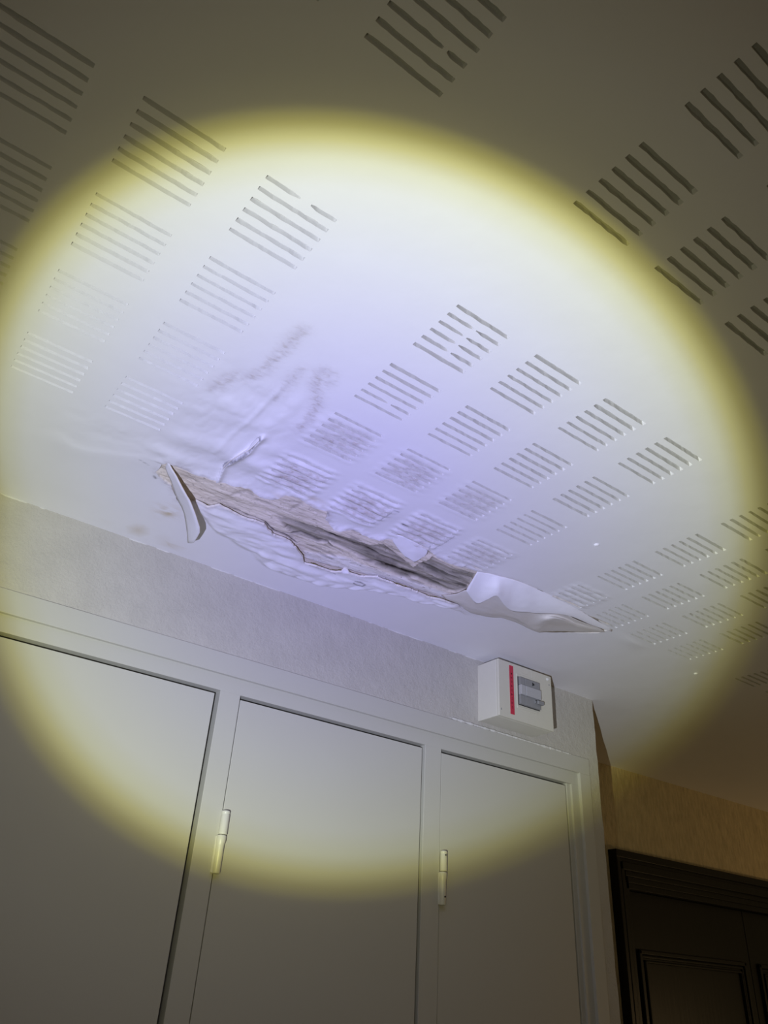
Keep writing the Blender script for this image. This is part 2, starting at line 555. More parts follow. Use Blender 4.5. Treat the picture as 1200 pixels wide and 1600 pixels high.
slots_by_tile = {}
for (k, r, x0, y0) in BLOCKS:
    for j in range(6):
        yc = y0 + j * .0235
        # pixel reading measured slots top-down: slot 0 is the one farthest from the wall
        br = BRIDGES.get((k, r), {}).get(j)
        seed = (k * 131 + r * 17 + j * 7) % 1000
        w = SW * (1 + .10 * math.sin(seed))
        if (k, r) in ((3, 3), (4, 3), (5, 3), (6, 3), (8, 3)): w *= .75
        L = []
        if br:
            L = [slot_outline(x0, x0 + SL * br - .003, yc, w, seed, (0, 1)), slot_outline(x0 + SL * br + .004 + (.012 if (k, r) == (1, 0) else 0), x0 + SL, yc, w, seed + 1, (1, 0))]
        else:
            L = [slot_outline(x0, x0 + SL, yc, w, seed)]
        ti = math.floor((x0 + .06 - TX0) / PX); tj = math.floor((yc - TY0) / PY)
        slots_by_tile.setdefault((ti, tj), []).extend(L)

allv, allf, slotv, slotf = [], [], [], []
TI = range(-3, 15); TJ = range(-5, 7)


def xl(i): return TX0 + PX * i


def yl(j): return TY0 + PY * j


def dense(i, j): return (-1 <= i <= 10 and 2 <= j <= 5) or (1 <= i <= 3 and j == 1)


for ti in TI:
    for tj in TJ:
        x0, x1, y0, y1 = xl(ti), xl(ti + 1), yl(tj), yl(tj + 1)
        bd = [(x0 + (x1 - x0) * a / NDIV, y0) for a in range(NDIV)] + [(x1, y0 + (y1 - y0) * a / NDIV) for a in range(NDIV)] + \
             [(x1 - (x1 - x0) * a / NDIV, y1) for a in range(NDIV)] + [(x0, y1 - (y1 - y0) * a / NDIV) for a in range(NDIV)]
        bd = np.array(bd)
        dn = dense(ti, tj)
        step = NDIV if dn else 5
        g = np.array([(x0 + (x1 - x0) * (a + (.5 if b % 2 else .0)) / step, y0 + (y1 - y0) * b / step) for b in range(1, step) for a in range(1, step)])
        g = g[(g[:, 0] < x1 - .002)]
        sl = slots_by_tile.get((ti, tj), [])
        # keep grid points off the slot outlines
        keep = np.ones(len(g), bool)
        for s in sl:
            sa = np.array(s); a0, a1 = sa.min(0), sa.max(0)
            pad = .0016
            keep &= ~((g[:, 0] > a0[0] - pad) & (g[:, 0] < a1[0] + pad) & (g[:, 1] > a0[1] - pad) & (g[:, 1] < a1[1] + pad))
        g = g[keep]
        pts = np.vstack([bd, g])
        hole = dn and tj >= 3 and 0 <= ti <= 10
        if hole:
            dd, q, _ = dist_poly(pts, tear, True)
            mv = dd < .0018
            lock = np.zeros(len(pts), bool)
            # points on the tile border may only slide along it, so leave those
            onb = np.arange(len(pts)) < len(bd)
            pts[mv & ~onb] = q[mv & ~onb]
        P = [Vector((float(a), float(b))) for a, b in pts]
        E = [(a, (a + 1) % len(bd)) for a in range(len(bd))]
        for s in sl:
            if hole and inside(np.array([np.mean(np.array(s), 0)]), tear)[0]:
                continue
            o = len(P)
            P += [Vector(p) for p in s]
            E += [(o + a, o + (a + 1) % len(s)) for a in range(len(s))]
        rv, re, rf, ov, oe, of = delaunay_2d_cdt(P, E, [], 0, 1e-6)
        rv = np.array([tuple(v) for v in rv]); rf = [f for f in rf]
        cen = np.array([rv[list(f)].mean(0) for f in rf])
        kill = np.zeros(len(rf), bool)
        for s in sl:
            kill |= inside(cen, np.array(s))
        if hole:
            kill |= inside(cen, tear)
        base = len(allv)
        allv.extend(rv.tolist())
        allf.extend([tuple(base + a for a in f) for f, kk in zip(rf, kill) if not kk])

V = np.array(allv)
D = drop_field(V)
bm = bmesh.new()
for (x, y), d in zip(V, D):
    bm.verts.new((x, y, CEIL - d))
bm.verts.ensure_lookup_table()
for f in allf:
    if len(set(f)) == 3:
        try:
            fc = bm.faces.new([bm.verts[a] for a in f])
            fc.smooth = True
        except ValueError:
            pass
bmesh.ops.remove_doubles(bm, verts=bm.verts, dist=2e-5)
bm.normal_update()
for f in bm.faces:
    if f.normal.z > 0:
        f.normal_flip()
# walls of the slots and broken thickness round the tear: push boundary edges up
xa, xb, ya, yb = xl(-3), xl(15), yl(-5), yl(7)
be = []
for e in bm.edges:
    if e.is_boundary:
        c = (e.verts[0].co + e.verts[1].co) / 2
        if xa + .001 < c.x < xb - .001 and ya + .001 < c.y < yb - .001:
            be.append(e)
nz = np.array([((e.verts[0].co + e.verts[1].co) / 2)[:2] for e in be])
dd, _, _ = dist_poly(nz, tear, True)
depth_of = {}
for e, d_ in zip(be, dd):
    for v in e.verts:
        depth_of[v] = .006 if d_ < .012 else .0118
for e in be:
    e.smooth = False
ret = bmesh.ops.extrude_edge_only(bm, edges=be)
newf = [g_ for g_ in ret['geom'] if isinstance(g_, bmesh.types.BMFace)]
newv = [g_ for g_ in ret['geom'] if isinstance(g_, bmesh.types.BMVert)]
src = {}
for v in newv:
    for e in v.link_edges:
        o = e.other_vert(v)
        if o in depth_of:
            src[v] = o
for v in newv:
    if v in src:
        dz = depth_of[src[v]]
        v.co.z = (CEIL if dz > .01 else src[v].co.z) + dz
for f in newf:
    f.smooth = False
    c = f.calc_center_median()
    f.normal_update()
    torn = depth_of.get(src.get(next((v for v in f.verts if v in src), None))) == .006
    f.material_index = 2 if torn else (3 if abs(f.normal.y) > abs(f.normal.x) and c.x > .42 else 0)
# fleece behind the slots: one patch per slot block
for (k, r, x0, y0) in BLOCKS:
    vs = [bm.verts.new((x0 + a, y0 + b, CEIL + .0117)) for a, b in ((-.008, -.012), (SL + .008, -.012), (SL + .008, .13), (-.008, .13))]
    f = bm.faces.new(vs); f.material_index = 1
# the rest of the ceiling as plain board
BACKY = 2.479
for (a, b, c, d_) in ((-3.0, xa, -2.2, BACKY + .05), (xb, 6.5, -2.2, BACKY + .05), (xa, xb, -2.2, ya), (xa, xb, yb, BACKY + .05)):
    vs = [bm.verts.new((p, q, CEIL)) for p, q in ((a, c), (a, d_), (b, d_), (b, c))]
    bm.faces.new(vs)
me = bpy.data.meshes.new('ceiling')
bm.to_mesh(me)
bm.free()
co = np.array([v.co[:2] for v in me.vertices])
for nm, fn in (('stain', stain_field), ('rust', rust_field), ('crack', crack_field)):
    a = me.attributes.new(nm, 'FLOAT', 'POINT')
    a.data.foreach_set('value', fn(co).astype(np.float32))
ceiling = link('ceiling', me, None, (M_ceil, M_slot, M_lip, M_side))
tag(ceiling, kind='structure')

# ---- exposed board behind the torn strip
DEEP = pline(drop=-.009, pix=[(425, 803), (455, 812), (500, 822), (525, 832), (553, 840), (580, 850), (600, 848), (625, 868), (646, 884), (668, 872), (675, 866), (713, 885), (746, 894), (738, 910), (727, 923),
              (700, 923), (670, 913), (653, 904), (627, 901), (607, 891), (590, 884), (560, 868), (535, 855), (515, 846), (497, 849), (478, 842), (455, 833), (438, 815)])
PALE = pline([(470, 862), (500, 868), (540, 872), (580, 886), (610, 897), (655, 912), (700, 928), (735, 932), (760, 950), (733, 958), (700, 940), (640, 920), (563, 898), (500, 884), (475, 876)])
CRACKS = [(pline([(508, 830), (530, 838), (552, 846), (570, 853), (592, 865)], -.014), .0080, 1.0), (pline([(586, 872), (600, 878), (625, 887), (655, 897)], -.016), .0100, 1.0),
          (pline([(700, 893), (725, 900), (742, 905)], -.012), .0035, .45), (pline([(655, 880), (690, 893), (730, 908)], -.012), .0040, .45), (pline([(640, 896), (680, 906), (722, 919)], -.012), .0030, .4),
          (pline([(366, 797), (387, 808), (400, 811), (413, 817), (427, 832), (447, 841), (463, 852)]), .0035, .9),
          (pline([(370, 759), (387, 763), (413, 777), (427, 781)]), .0030, .5),
          (pline([(440, 836), (470, 838), (497, 850), (512, 850), (520, 858), (535, 866)]), .0030, .75),
          (pline([(560, 875), (580, 881), (600, 886)]), .003, .6), (pline([(360, 775), (385, 770), (395, 778)]), .007, .28), (pline([(443, 784), (470, 788), (460, 794), (452, 800)]), .006, .3),
          (pline([(745, 952), (763, 961), (800, 967), (812, 972)]), .006, .85), (pline([(600, 855), (625, 880), (640, 884)]), .012, .35), (pline([(590, 876), (620, 890)]), .02, .45)]
hs = .0023
gx = np.arange(.33, 2.0, hs); gy = np.arange(1.33, 1.76, hs)
GX, GY = np.meshgrid(gx, gy)
G = np.stack([GX.ravel(), GY.ravel()], 1)
dT, qT, _ = dist_poly(G, tear, True)
insT = inside(G, tear)
use = insT | (dT < .016)
insD = inside(G, DEEP); dD, _, _ = dist_poly(G, DEEP, True)
sD = np.where(insD, sm(0, .008, dD), 0)
insP = inside(G, PALE); dP, _, _ = dist_poly(G, PALE, True)
sP = np.where(insP, sm(0, .012, dP), 0)
H = np.full(len(G), .0)
ui = np.where(use)[0]
ns = np.zeros(len(G)); ns[ui] = vfbm(G[ui], 7, 60, 31.0, 4)
n2 = np.zeros(len(G)); n2[ui] = vfbm(G[ui], 5, 26, 41.0, 2)
n3 = np.zeros(len(G)); n3[ui] = vfbm(G[ui], 40, 55, 51.0, 3)
tval = (n2 * 1.7 + n3 * .10 + G[:, 1] * 7) * 2.2
terr = np.floor(tval) * .0030      # torn paper layers in steps
H = .0045 + .0016 * ns + (terr - terr[ui].mean()) * .35 + .0008 * n3
lath = .006 * (np.abs(((G[:, 1] - 1.50) / .034) % 1.0 - .5) * 2)
H += sD * (.0045 + lath * .8 + .0015 * ns)
H += -sP * .003
H = np.where(insT, H, np.maximum(H, .0035))
shade_dirt = np.zeros(len(G))  # painted dark of cracks and torn steps, plus random dirty blotches
for c, w, s in CRACKS:
    dc, _, tc = dist_poly(G, c)
    n = len(c) - 1
    taper = np.clip(np.minimum(tc, n - tc) / .7 + .35, 0, 1)
    g_ = np.exp(-((dc + .0012 * n3) / (w * taper)) ** 2)
    shade_dirt = np.maximum(shade_dirt, g_ * s)
    if w < .009:
        H += g_ * s * .005
shade_dirt = np.maximum(shade_dirt, np.clip(ns * 2.6 - 1.05, 0, .35))
fr = tval - np.floor(tval)
shade_dirt = np.maximum(shade_dirt, .50 * np.exp(-(fr / .05) ** 2) * np.clip(.15 + n3 * 2.4, 0, 1))
rows, cols = GX.shape
vid = -np.ones(len(G), int)
vs_, faces_ = [], []
use2 = use.reshape(rows, cols)
for i in range(rows - 1):
    for j in range(cols - 1):
        if use2[i, j] and use2[i + 1, j] and use2[i, j + 1] and use2[i + 1, j + 1]:
            q = []
            for (a, b) in ((i, j), (i + 1, j), (i + 1, j + 1), (i, j + 1)):
                w = a * cols + b
                if vid[w] < 0:
                    vid[w] = len(vs_); vs_.append(w)
                q.append(int(vid[w]))
            faces_.append(q)
me = bpy.data.meshes.new('exposed_board')
me.from_pydata([(float(G[w, 0]), float(G[w, 1]), CEIL + float(max(H[w], .001))) for w in vs_], [], faces_)
for p in me.polygons:
    p.use_smooth = True
for nm, arr in (('deep', sD * (.75 + .5 * ns)), ('pale', sP), ('shade_dirt', shade_dirt)):
    a = me.attributes.new(nm, 'FLOAT', 'POINT')
    a.data.foreach_set('value', np.clip(arr[vs_], 0, 1).astype(np.float32))
eb = link('exposed_board', me, ceiling, (M_exp,))
eb['label'] = 'torn grey-beige board laid bare where the ceiling paint has fallen off'


# ---- flaps of peeled paint: lofted ribbons with real thickness
def ribbon(name, rows_, thick, mats, label, sub=1, rough=.0008, seed=0, parent=None):
    """rows_: list of rows of points; skin outside, paper inside"""
    bm = bmesh.new()
    R_ = [[Vector(p) for p in r] for r in rows_]
    # refine rows and columns with a smooth curve through the given points
    def fine(L, k):
        out = []
        for i in range(len(L) - 1):
            p0 = L[max(i - 1, 0)]; p1 = L[i]; p2 = L[i + 1]; p3 = L[min(i + 2, len(L) - 1)]
            for q in range(k):
                t = q / k
                out.append(.5 * ((2 * p1) + (p2 - p0) * t + (2 * p0 - 5 * p1 + 4 * p2 - p3) * t * t + (3 * p1 - p0 - 3 * p2 + p3) * t ** 3))
        out.append(L[-1])
        return out
    k_ = 2 ** sub
    R_ = [fine(r, k_) for r in R_]
    cols_ = [fine([r[j] for r in R_], k_) for j in range(len(R_[0]))]
    R_ = [[c[i] for c in cols_] for i in range(len(cols_[0]))]
    nr, nc = len(R_), len(R_[0])
    grid = []
    for i in range(nr):
        row = []
        for j in range(nc):
            p = R_[i][j].copy()
            n = noise.noise(Vector((p.x * 60, p.y * 60, seed)))
            p.z += rough * n * (0 if i == 0 else 1)
            p.x += rough * .6 * noise.noise(Vector((p.x * 90, p.y * 90, seed + 4)))
            row.append(bm.verts.new(p))
        grid.append(row)
    for i in range(nr - 1):
        for j in range(nc - 1):
            f = bm.faces.new((grid[i][j], grid[i][j + 1], grid[i + 1][j + 1], grid[i + 1][j])); f.smooth = True
    bmesh.ops.recalc_face_normals(bm, faces=bm.faces)
    bm.normal_update()
    s = sum(f.normal.z for f in bm.faces)
    if s > 0:
        bmesh.ops.reverse_faces(bm, faces=bm.faces)
    me = bpy.data.meshes.new(name); bm.to_mesh(me); bm.free()
    o = link(name, me, parent, mats)
    so = o.modifiers.new('thickness', 'SOLIDIFY'); so.thickness = thick; so.offset = -1
    so.material_offset = 1; so.material_offset_rim = 1
    if label: o['label'] = label
    return o


def C(px, py, dr): return at_ceil(px, py, dr)


# long strip hanging at the left end of the tear
strip = ribbon('peeling_paint_strip', [
    [C(258, 731, .001), C(262, 742, .002), C(267, 752, .003), C(272, 768, .004), C(278, 783, .006), C(283, 792, .010), C(287, 803, .016), C(290, 818, .024), C(292, 836, .032), C(293, 848, .036)],
    [C(259, 728, .003), C(265, 738, .006), C(272, 751, .011), C(278, 765, .017), C(285, 779, .024), C(290, 790, .030), C(294, 803, .036), C(298, 818, .044), C(299, 835, .050), C(299, 849, .052)],
    [C(262, 720, .001), C(269, 733, .009), C(276, 745, .018), C(284, 761, .030), C(292, 775, .040), C(299, 788, .047), C(304, 801, .054), C(309, 816, .060), C(312, 832, .064), C(302, 848, .060)],
], .0016, (M_flap, M_flapin), None, 1, .0015, 1)
tag(strip, 'long curled strip of white ceiling paint hanging at the left end of the tear', 'peeling paint')

# big bulging sheet at the right end of the tear
_top = [(746, 893), (757, 895), (768, 897), (780, 900), (792, 903), (806, 907), (822, 913), (838, 920), (856, 928), (876, 938), (900, 950), (928, 967), (957, 984)]
_low = [(728, 923), (744, 943), (760, 938), (776, 931), (787, 944), (800, 955), (824, 957), (840, 959), (862, 959), (883, 961), (900, 966), (925, 977), (956, 987)]
_dr = [.028, .036, .037, .037, .038, .036, .033, .029, .025, .020, .015, .009, .002]
sheet = ribbon('peeling_paint_sheet', [
    [C(a[0] + (b[0] - a[0]) * t, a[1] + (b[1] - a[1]) * t, .0005 + d_ * (1 - (1 - t) ** 1.35)) for a, b, d_ in zip(_top, _low, _dr)]
    for t in (0, .17, .34, .5, .67, .84, 1.0)], .0018, (M_flap, M_flapin), None, 2, .0008, 2)
tag(sheet, 'large smooth sheet of white paint sagging over the right end of the tear', 'peeling paint')

# cream paper layer folded below the sheet
fold = ribbon('torn_paper_fold', [
    [C(690, 930, .001), C(712, 928, .010), C(730, 922, .022), (*C(750, 930, .028),), C(776, 928, .030), C(800, 944, .028), C(825, 946, .022), C(850, 950, .017), C(876, 956, .013), C(905, 970, .008), C(940, 983, .003)],
    [C(692, 932, .003), C(714, 934, .012), C(732, 936, .022), (*C(752, 942, .026),), C(778, 946, .026), C(802, 955, .024), C(827, 960, .019), C(852, 960, .019), C(878, 965, .013), C(906, 975, .007), C(941, 984, .003)],
    [C(694, 934, .004), C(716, 940, .012), C(735, 947, .020), (*C(756, 953, .022),), C(782, 958, .021), C(808, 967, .020), C(832, 976, .016), C(852, 969, .028), C(872, 966, .026), C(902, 977, .010), C(943, 985, .003)],
    [C(695, 935, .003), C(717, 943, .009), C(737, 954, .015), (*C(760, 960, .016),), C(790, 964, .015), C(814, 972, .014), C(838, 984, .013), C(857, 976, .016), C(881, 976, .014), C(906, 984, .005), C(944, 987, .003)],
    [C(696, 936, .001), C(716, 944, .006), C(735, 957, .008), (*C(760, 963, .009),), C(789, 967, .009), C(812, 975, .008), C(838, 987, .008), C(858, 988, .004), C(882, 988, .003), C(908, 988, .002), C(946, 988, .001)],
], .0012, (M_foldpaint, M_flapin), None, 2, .0022, 3)
tag(fold, 'cream torn paper layer folded under the sagging sheet, nearest the wall', 'torn paper')

# small pointed flap under the blistered slots
point = ribbon('peeling_paint_point', [
    [C(612, 838, .001), C(622, 836, .001), C(634, 840, .001), C(648, 847, .001), C(660, 853, .001), C(669, 858, .000)],
    [C(615, 848, .004), C(625, 847, .005), C(637, 851, .006), C(648, 855, .006), C(660, 860, .004), C(668, 862, .002)],
    [C(622, 858, .008), C(630, 860, .010), C(639, 863, .011), C(648, 865, .011), C(658, 867, .008), C(667, 866, .004)],
    [C(633, 870, .012), C(638, 873, .014), C(643, 876, .016), C(648, 879, .016), C(655, 875, .012), C(664, 868, .006)],
], .0014, (M_flap, M_flapin), None, 2, .0012, 4)
tag(point, 'small pointed flap of white paint drooping over the grey hole', 'peeling paint')

# narrow lifted edge of paint along the board joint
lift = ribbon('lifted_paint_edge', [
    [C(341, 748, .001), C(349, 729, .002), C(366, 713, .002), C(386, 701, .002), C(396, 690, .002), C(409, 679, .001)],
    [C(343, 746, .006), C(352, 727, .010), C(369, 714, .012), C(390, 702, .012), C(402, 691, .010), C(411, 680, .004)],
], .0012, (M_flap, M_flapin), None, 2, .001, 6)
tag(lift, 'thin lifted ridge of cracked paint along the board joint above the hanging strip', 'peeling paint')

# two small white plastic plugs in the ceiling
for px_, py_, lab in ((932, 851, 'small round white plug in the ceiling among the slots, left of the two'), (1087, 1052, 'small flat white plug in the ceiling near the dark door side')):
    c = C(px_, py_, 0)
    bm = bmesh.new()
    bmesh.ops.create_cone(bm, cap_ends=True, segments=20, radius1=.0075, radius2=.0055, depth=.005)
    bmesh.ops.bevel(bm, geom=[e for e in bm.edges if abs(e.verts[0].co.z - e.verts[1].co.z) < 1e-5], offset=.001, segments=2, affect='EDGES')
    o = from_bm('ceiling_plug', bm, M_flap, smooth=False)
    o.location = (c.x, c.y, CEIL - .0022); o.rotation_euler = (math.pi, 0, 0)
    tag(o, lab, 'plug')

# ------------------------------------------------------------------ cupboard wall
WY = 1.898
CX = 2.341          # outer corner of this wall
FZ = 1.5 + .764     # top of the cupboard frame
FX0, FX1 = .105, 2.287
bm = bmesh.new()


def wavy_corner(z): return CX + .0035 * noise.noise(Vector((0, 3.1, z * 14))) + .0025 * noise.noise(Vector((5, 1.1, z * 40)))


# front: a fine grid, with the opening of the cupboard left out
xs = [-3.0, -1.5, -.6, FX0] + list(np.linspace(FX0 + .1, FX1, 22)) + [FX1 + .018, FX1 + .036]
zs = [0.0] + list(np.linspace(.3, FZ, 60)) + list(np.linspace(FZ + .02, CEIL + .004, 11))
gv = {}
for i, x in enumerate(xs + ['c']):
    for j, z in enumerate(zs):
        X_ = wavy_corner(z) if x == 'c' else x
        gv[i, j] = bm.verts.new((X_, WY + (.0015 * noise.noise(Vector((X_ * 4, 0, z * 4)))), z))
fi = xs.index(FX0)
ri = min(range(len(xs)), key=lambda i: abs(xs[i] - FX1))
zj = min(range(len(zs)), key=lambda j: abs(zs[j] - FZ))
for i in range(len(xs)):
    for j in range(len(zs) - 1):
        if fi <= i < ri and j < zj:
            continue
        bm.faces.new((gv[i, j], gv[i + 1, j], gv[i + 1, j + 1], gv[i, j + 1]))
# end return towards the dark door
ci = len(xs)
prev_ = [gv[ci, j] for j in range(len(zs))]
for y in (WY + .02, WY + .3, BACKY + .03):
    cur = [bm.verts.new((wavy_corner(z) + (.0008 if y < WY + .1 else 0), y, z)) for z in zs]
    for j in range(len(zs) - 1):
        bm.faces.new((prev_[j], cur[j], cur[j + 1], prev_[j + 1]))
    prev_ = cur
wall = from_bm('wall_front', bm, M_wall, smooth=False)
tag(wall, kind='structure')


# rough beads of filler: frame/wall joint below the fuse box, and wall/ceiling joint
def bead(name, pts, r0, r1, seed, parent, label, lump=1.0):
    bm = bmesh.new()
    rings = []
    for i, p in enumerate(pts):
        ring = []
        rr = r0 + (r1 - r0) * (.6 * abs(noise.noise(Vector((i * .11, seed, 0)))) + .4 * abs(noise.noise(Vector((i * .37, seed, 5))))) * lump
        rr *= min(1, .25 + min(i, len(pts) - 1 - i) * .15)
        for k in range(7):
            a = 2 * math.pi * k / 7
            ring.append(bm.verts.new((p[0], p[1] + rr * .7 * math.cos(a), p[2] + rr * math.sin(a) + .0012 * noise.noise(Vector((i * .7, k, seed))))))
        rings.append(ring)
    for a, b in zip(rings, rings[1:]):
        for k in range(7):
            bm.faces.new((a[k], a[(k + 1) % 7], b[(k + 1) % 7], b[k]))
    bm.faces.new(rings[0]); bm.faces.new(rings[-1][::-1])
    o = from_bm(name, bm, M_bead, parent, smooth=True)
    if label: o['label'] = label
    return o


n_ = 150
bead('filler_bead', [(1.62 + (2.20 - 1.62) * i / n_, WY - .004, FZ + .004 - .0045 * i / n_) for i in range(n_ + 1)], .0018, .0120, 2.0, wall, 'ragged white paint bead along the top of the cupboard frame')
bead('ceiling_joint_bead', [(-.5 + (2.335 + .5) * i / 320, WY + .001, CEIL - .001) for i in range(321)], .0008, .0045, 7.0, wall, None)

# ------------------------------------------------------------------ cupboard with three metal doors
YB, YI, YD = WY - .005, WY + .006, WY + .0095      # band proud, inner frame, door face
ZI = 1.5 + .706
ZD = 1.5 + .6635
DOORS = [(.165, .820), (.884, 1.526), (1.597, 2.172)]
cup = empty('built_in_cupboard', (1.2, WY, 0))
tag(cup, 'grey painted built-in cupboard with three tall metal doors below the fuse box', 'cupboard')
bm = bmesh.new()
box(bm, FX0, FX1, YB, YB + .03, ZI, FZ, bevel=.0015)
box(bm, 2.232, FX1, YB, YB + .03, 0, ZI + .0005, bevel=.0015)
box(bm, FX0, FX0 + .045, YB, YB + .03, 0, ZI + .0005, bevel=.0015)
from_bm('outer_frame', bm, M_cup, cup)
bm = bmesh.new()
box(bm, FX0 + .03, 2.236, YI, YI + .05, ZD, ZI + .004, bevel=.001)
box(bm, .822, .882, YI, YI + .05, 0, ZD + .0005, bevel=.001)
box(bm, 1.530, 1.595, YI, YI + .05, 0, ZD + .0005, bevel=.001)
box(bm, FX0 + .03, .163, YI, YI + .05, 0, ZD + .0005, bevel=.001)
box(bm, 2.196, 2.236, YI, YI + .05, 0, ZD + .0005, bevel=.001)
box(bm, 2.178, 2.198, YI + .007, YI + .05, 0, ZD + .0005, bevel=.0015)
from_bm('inner_frame', bm, M_cup, cup)
bm = bmesh.new()
box(bm, FX0 + .02, 2.24, YI + .052, YI + .30, 0, ZI)
from_bm('cupboard_inside', bm, M_gap, cup)


def lathe(bm, prof, cx, cy, seg=28):
    rings = []
    for (r, z) in prof:
        rings.append([bm.verts.new((cx + r * math.cos(2 * math.pi * k / seg), cy + r * math.sin(2 * math.pi * k / seg), z)) for k in range(seg)])
    for a, b in zip(rings, rings[1:]):
        for k in range(seg):
            f = bm.faces.new((a[k], a[(k + 1) % seg], b[(k + 1) % seg], b[k])); f.smooth = True
    bm.faces.new(rings[0]); bm.faces.new(rings[-1][::-1])


def hinge(x, z0, z1, parent, holes):
    h = (z1 - z0)
    bm = bmesh.new()
    cy = YI - .004
    zm = z0 + h * .60
    lathe(bm, [(.0085, z0), (.0098, z0 + .002), (.0100, zm - .024), (.0105, zm - .020), (.0122, zm - .013), (.0122, zm - .002), (.0112, zm)], x + .002, cy)
    box(bm, x - .012, x + .002, YI - .003, YI + .012, z0 + .001, zm - .002, bevel=.001)
    lower = from_bm('hinge_barrel', bm, M_hinge, parent)
    bm = bmesh.new()
    lathe(bm, [(.0108, zm + .002), (.0114, zm + .004), (.0110, zm + .006), (.0108, z1 - .010), (.0100, z1 - .009), (.0100, z1 - .007), (.0108, z1 - .006), (.0108, z1 - .002), (.0092, z1)], x + .004, cy)
    box(bm, x + .002, x + .015, YI - .002, YI + .014, zm + .004, z1 - .012, bevel=.001)
    box(bm, x - .003, x + .009, cy - .004, cy + .004, zm - .002, zm + .003)
    o = from_bm('hinge_knuckle', bm, M_hinge, parent)
    if holes:
        for (dx, zz) in ((.0035, z1 - .012), (.003, z0 + .022)):
            bm = bmesh.new()
            bmesh.ops.create_uvsphere(bm, u_segments=12, v_segments=8, radius=.0026, matrix=Matrix.Translation((x + dx, cy - .0103, zz)))
            from_bm('hinge_pin', bm, M_black, parent)
    return o


for n, (a, b) in enumerate(DOORS):
    bm = bmesh.new()
    gl, gr = (.0018, .0055)
    if n == 0: gr = .0115
    box(bm, a + gl, b - gr, YD, YD + .028, .03, ZD - .0105, bevel=.0012)
    door = from_bm('cupboard_door', bm, M_cup, cup)
    door['label'] = ['flat grey cupboard door at the left edge, without a hinge in sight', 'flat grey cupboard door in the middle', 'narrow flat grey cupboard door at the right'][n]
    if n:
        hinge(a + (.002 if n == 1 else .006), 1.5 + .221, 1.5 + .366, door, n == 2)
        hinge(a + (.002 if n == 1 else .006), .35, .495, door, False)

# ------------------------------------------------------------------ fuse box
BX0, BX1, BY0, BZ0, BZ1 = 1.7475, 2.004, WY - .101, 1.5 + .785, 1.5 + .9800
fb = empty('fuse_box', (1.875, WY, BZ0))
tag(fb, 'cream plastic fuse box with grey breaker and red strip on the wall under the ceiling', 'fuse box')
bm = bmesh.new()
box(bm, BX0, BX1, BY0 + .012, WY + .001, BZ0, BZ1, bevel=.002, seg=3)
from_bm('case', bm, M_case, fb)
bm = bmesh.new()
box(bm, BX0, BX1, BY0, BY0 + .0125, BZ0, BZ1, bevel=.003, seg=3)
cover = from_bm('cover', bm, M_cover, fb)
bm = bmesh.new()
sh = Matrix.Identity(4)
box(bm, 1.7985, 1.8165, BY0 - .0012, BY0 + .001, BZ0 + .0155, BZ1 - .0115)
red = from_bm('label_strip', bm, M_red, fb)
red['label'] = 'narrow red label strip running down the front'
bm = bmesh.new()
for i in range(9):
    z = BZ1 - .040 - i * .0145
    x = 1.8075
    if i == 0:
        bmesh.ops.create_uvsphere(bm, u_segments=8, v_segments=6, radius=.0032, matrix=Matrix.Translation((x, BY0 - .0012, z)) @ Matrix.Diagonal((1, .15, 1, 1)))
    elif i % 2:
        box(bm, x - .0030, x + .0030, BY0 - .0016, BY0 - .0008, z - .0008, z + .0008)
        box(bm, x - .0030, x - .0018, BY0 - .0016, BY0 - .0008, z - .0035, z + .0035)
    else:
        box(bm, x - .0028, x + .0028, BY0 - .0016, BY0 - .0008, z + .0018, z + .0030)
        box(bm, x - .0028, x + .0028, BY0 - .0016, BY0 - .0008, z - .0030, z - .0018)
from_bm('printed_marks', bm, M_mark, red)
# window plate for the breaker
bm = bmesh.new()
box(bm, 1.8325, 1.9275, BY0 - .0022, BY0 + .001, 1.5 + .9400, 1.5 + .9475, bevel=.0008)
box(bm, 1.8335, 1.9275, BY0 - .0022, BY0 + .001, 1.5 + .8280, 1.5 + .8350, bevel=.0008)
box(bm, 1.8300, 1.8345, BY0 - .0018, BY0 + .001, 1.5 + .8280, 1.5 + .9475, bevel=.0008)
box(bm, 1.8560, 1.8860, BY0 - .0008, BY0 + .0005, 1.5 + .9560, 1.5 + .9568)
box(bm, 1.905, 1.9056, BY0 - .0008, BY0 + .0005, 1.5 + .9500, 1.5 + .9740)
box(bm, 1.919, 1.9196, BY0 - .0008, BY0 + .0005, 1.5 + .9480, 1.5 + .9740)
from_bm('window_frame', bm, M_cover, fb)
bm = bmesh.new()
box(bm, 1.8365, 1.9375, BY0 - .0006, BY0 + .002, 1.5 + .840, 1.5 + .9385)
from_bm('window_opening', bm, M_black, fb)
br = empty('breaker', (1.887, BY0, 1.5 + .888)); br.parent = fb; br.matrix_parent_inverse = Matrix.Translation(-fb.location)
bmB = bmesh.new()
Z0 = 1.5
x0, x1 = 1.8395, 1.9350
for (xa_, xb_) in ((x0, 1.8615), (1.8630, x1)):
    box(bmB, xa_, xb_, BY0 - .009, BY0 + .01, Z0 + .8425, Z0 + .8745, bevel=.001)
    box(bmB, xa_, xb_, BY0 - .009, BY0 + .01, Z0 + .9095, Z0 + .9365, bevel=.001)
brk = from_bm('breaker_body', bmB, M_brk, fb)
bpy.data.objects.remove(br)
bm = bmesh.new()
for (xa_, xb_) in ((x0, 1.8615), (1.8630, x1)):
    box(bm, xa_, xb_, BY0 - .014, BY0 + .01, Z0 + .8750, Z0 + .9090, bevel=.0015)
box(bm, 1.868, 1.886, BY0 - .0146, BY0 - .013, Z0 + .893, Z0 + .9035)
sub = from_bm('breaker_nose', bm, M_brkl, fb)
